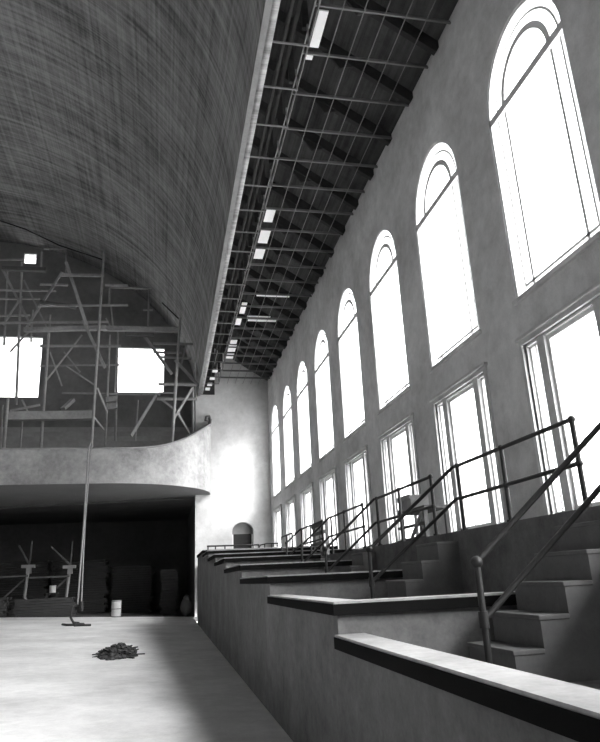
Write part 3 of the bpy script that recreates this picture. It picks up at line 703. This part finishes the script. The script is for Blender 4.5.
for k, xx in enumerate((-8.95, -6.35, -11.4)):
    zf = floor_z(xx) - .03; y = 47.4
    lb = ('braced work stand in the dark space, second from the rope', 'braced work stand in the dark space, nearest the rope', 'braced work stand at the left edge of the dark space')[k]
    r = empty('work_stand', (xx, y, zf), lb, 'stand', 'work stands under the balcony')
    m = MB(); m.tube([(xx + .35, y, zf), (xx + .3, y, zf + .6), (xx - .05, y, zf + 1.15), (xx + .05, y, zf + 2.6)], .10, 8); m.build('post', M['tier'], r)
    m = MB(); m.box(xx - .35, xx + .45, y - .25, y + .25, zf + 2.95, zf + 3.15); m.box(xx - .05, xx + .25, y - .15, y + .15, zf + 2.6, zf + 2.95); m.build('head_block', M['tier'], r)
    m = MB(); m.bar((xx + .1, y, zf + 3.15), (xx - .65 if k != 1 else xx - 1.2, y, zf + 4.4), .08, .12); m.build('strut', M['scaffold_dark'], r)
    m = MB(); m.bar((xx + .1, y, zf + 3.15), (xx + .15, y, zf + 4.7), .07, .08); m.build('upright', M['scaffold_dark'], r)
    m = MB(); m.bar((xx + .1, y + .1, zf + 2.5), (xx - 1.6, y + .1, zf + .9), .06, .1); m.build('brace', M['scaffold_dark'], r)
    m = MB(); m.bar((xx - 2.45 if k != 2 else xx - 1.2, y - .16, zf + 2.45), (xx + .1, y - .16, zf + 2.45), .06, .1); m.build('rail', M['scaffold_dark'], r)
m = MB(); x, y = -7.2, 46.9; z = 0.4
z = floor_z(x) - .04
r = empty('stool', (x, y, z), 'small dark stool carrying a pale tin', 'stool')
m = MB(); m.box(x - .35, x + .35, y - .3, y + .3, z + 1.35, z + 1.43); m.build('seat', M['dark'], r)
for sx in (-.28, .28):
    for sy in (-.22, .22):
        m = MB(); m.box(x + sx - .04, x + sx + .04, y + sy - .04, y + sy + .04, z, z + 1.35); m.build('leg', M['dark'], r)
r = empty('tin_can', (x, y, z + 1.43), 'small pale tin standing between the work stands', 'tin')
m = MB(); m.tube([(x, y, z + 1.43), (x, y, z + 1.85)], .2, 14); bd = m.build('body', M['tin'], r)
m = MB(); m.tube([(x, y, z + 1.82), (x, y, z + 1.87)], .215, 14); m.build('rim', M['tin'], bd)
m = MB(); m.ball((1.35, 45.6, .55), .5, 12, 8, (.7, .8, 1.15), .08); m.ball((1.4, 45.5, 1.1), .22, 10, 6, (1, 1, 1), .1)
o = m.build('sack', M['room'], loc=(1.35, 45.6, 0)); tag(o, 'slumped sack against the jamb at the right of the dark space', 'sack')

# ------------------------------------------------------------------ camera, daylight
f_px, yaw, pitch, roll = 647.949, 0.209403, 0.309230, -0.047131
cy, sy, cp, sp = math.cos(yaw), math.sin(yaw), math.cos(pitch), math.sin(pitch)
fw = Vector((sy * cp, cy * cp, sp)); rt = Vector((cy, -sy, 0)); up = rt.cross(fw)
c_, s_ = math.cos(roll), math.sin(roll)
r2 = rt * c_ + up * s_; u2 = up * c_ - rt * s_
cam = bpy.data.cameras.new('camera'); co = bpy.data.objects.new('camera', cam); COL.objects.link(co)
mw = Matrix.Identity(4)
for i in range(3): mw[i][0] = r2[i]; mw[i][1] = u2[i]; mw[i][2] = -fw[i]
mw.translation = Vector((0, 0, 2.0)); co.matrix_world = mw
cam.sensor_fit = 'HORIZONTAL'; cam.sensor_width = 36.0; cam.lens = f_px / 600 * 36; cam.clip_end = 300; cam.clip_start = 0.05
SC.camera = co

sun = bpy.data.lights.new('hazy_sun', 'SUN'); sun.energy = SUN; sun.angle = math.radians(32)
so = bpy.data.objects.new('hazy_sun', sun); COL.objects.link(so); so.location = (40, -20, 40)
el, az = math.radians(33), math.radians(40)
so.rotation_euler = Vector((-math.cos(el) * math.cos(az), math.cos(el) * math.sin(az), -math.sin(el))).to_track_quat('-Z', 'Y').to_euler()
world = bpy.data.worlds.new('sky'); SC.world = world; world.use_nodes = True
nt = world.node_tree; bg = nt.nodes['Background']
tc = nt.nodes.new('ShaderNodeTexCoord'); sx = nt.nodes.new('ShaderNodeSeparateXYZ'); nt.links.new(tc.outputs['Generated'], sx.inputs[0])
mr = nt.nodes.new('ShaderNodeMapRange'); mr.inputs['From Min'].default_value = -1; mr.inputs['From Max'].default_value = 1
mr.inputs['To Min'].default_value = SKY_L; mr.inputs['To Max'].default_value = SKY_R     # hazy sky, brighter on the sunny side
nt.links.new(sx.outputs['X'], mr.inputs['Value']); nt.links.new(mr.outputs['Result'], bg.inputs['Strength'])
bg.inputs['Color'].default_value = (1, 1, 1, 1)
# portals guide the daylight sampling through the window openings
def portal(x, y, z, w, h, nx):
    l = bpy.data.lights.new('window_daylight', 'AREA'); l.shape = 'RECTANGLE'; l.size = w; l.size_y = h; l.cycles.is_portal = True
    o = bpy.data.objects.new('window_daylight', l); COL.objects.link(o); o.location = (x, y, z)
    d = Vector((nx, 0, 0)); o.rotation_euler = d.to_track_quat('-Z', 'Y').to_euler()
for f in ADDED_OPEN + WFAR:
    portal(XW + WT + .05, f - WWID / 2, (Z_LO0 + Z_LO1) / 2, WWID, Z_LO1 - Z_LO0, -1)
    portal(XW + WT + .05, f - WWID / 2, (Z_UP0 + Z_UP1) / 2, WWID, Z_UP1 - Z_UP0, -1)
if LW:
    for f in LW: portal(XL - .55, f - 1.1, 9.9, 2.2, 5.4, 1)
SC.view_settings.view_transform = 'Standard'; SC.view_settings.look = 'None'
SC.view_settings.gamma = 1.0; SC.view_settings.exposure = EXPO; SC.view_settings.use_curve_mapping = False
SC.cycles.max_bounces = 10; SC.cycles.diffuse_bounces = 6; SC.cycles.transparent_max_bounces = 8
SC.cycles.sample_clamp_indirect = 8.0
SC.cycles.use_denoising = True
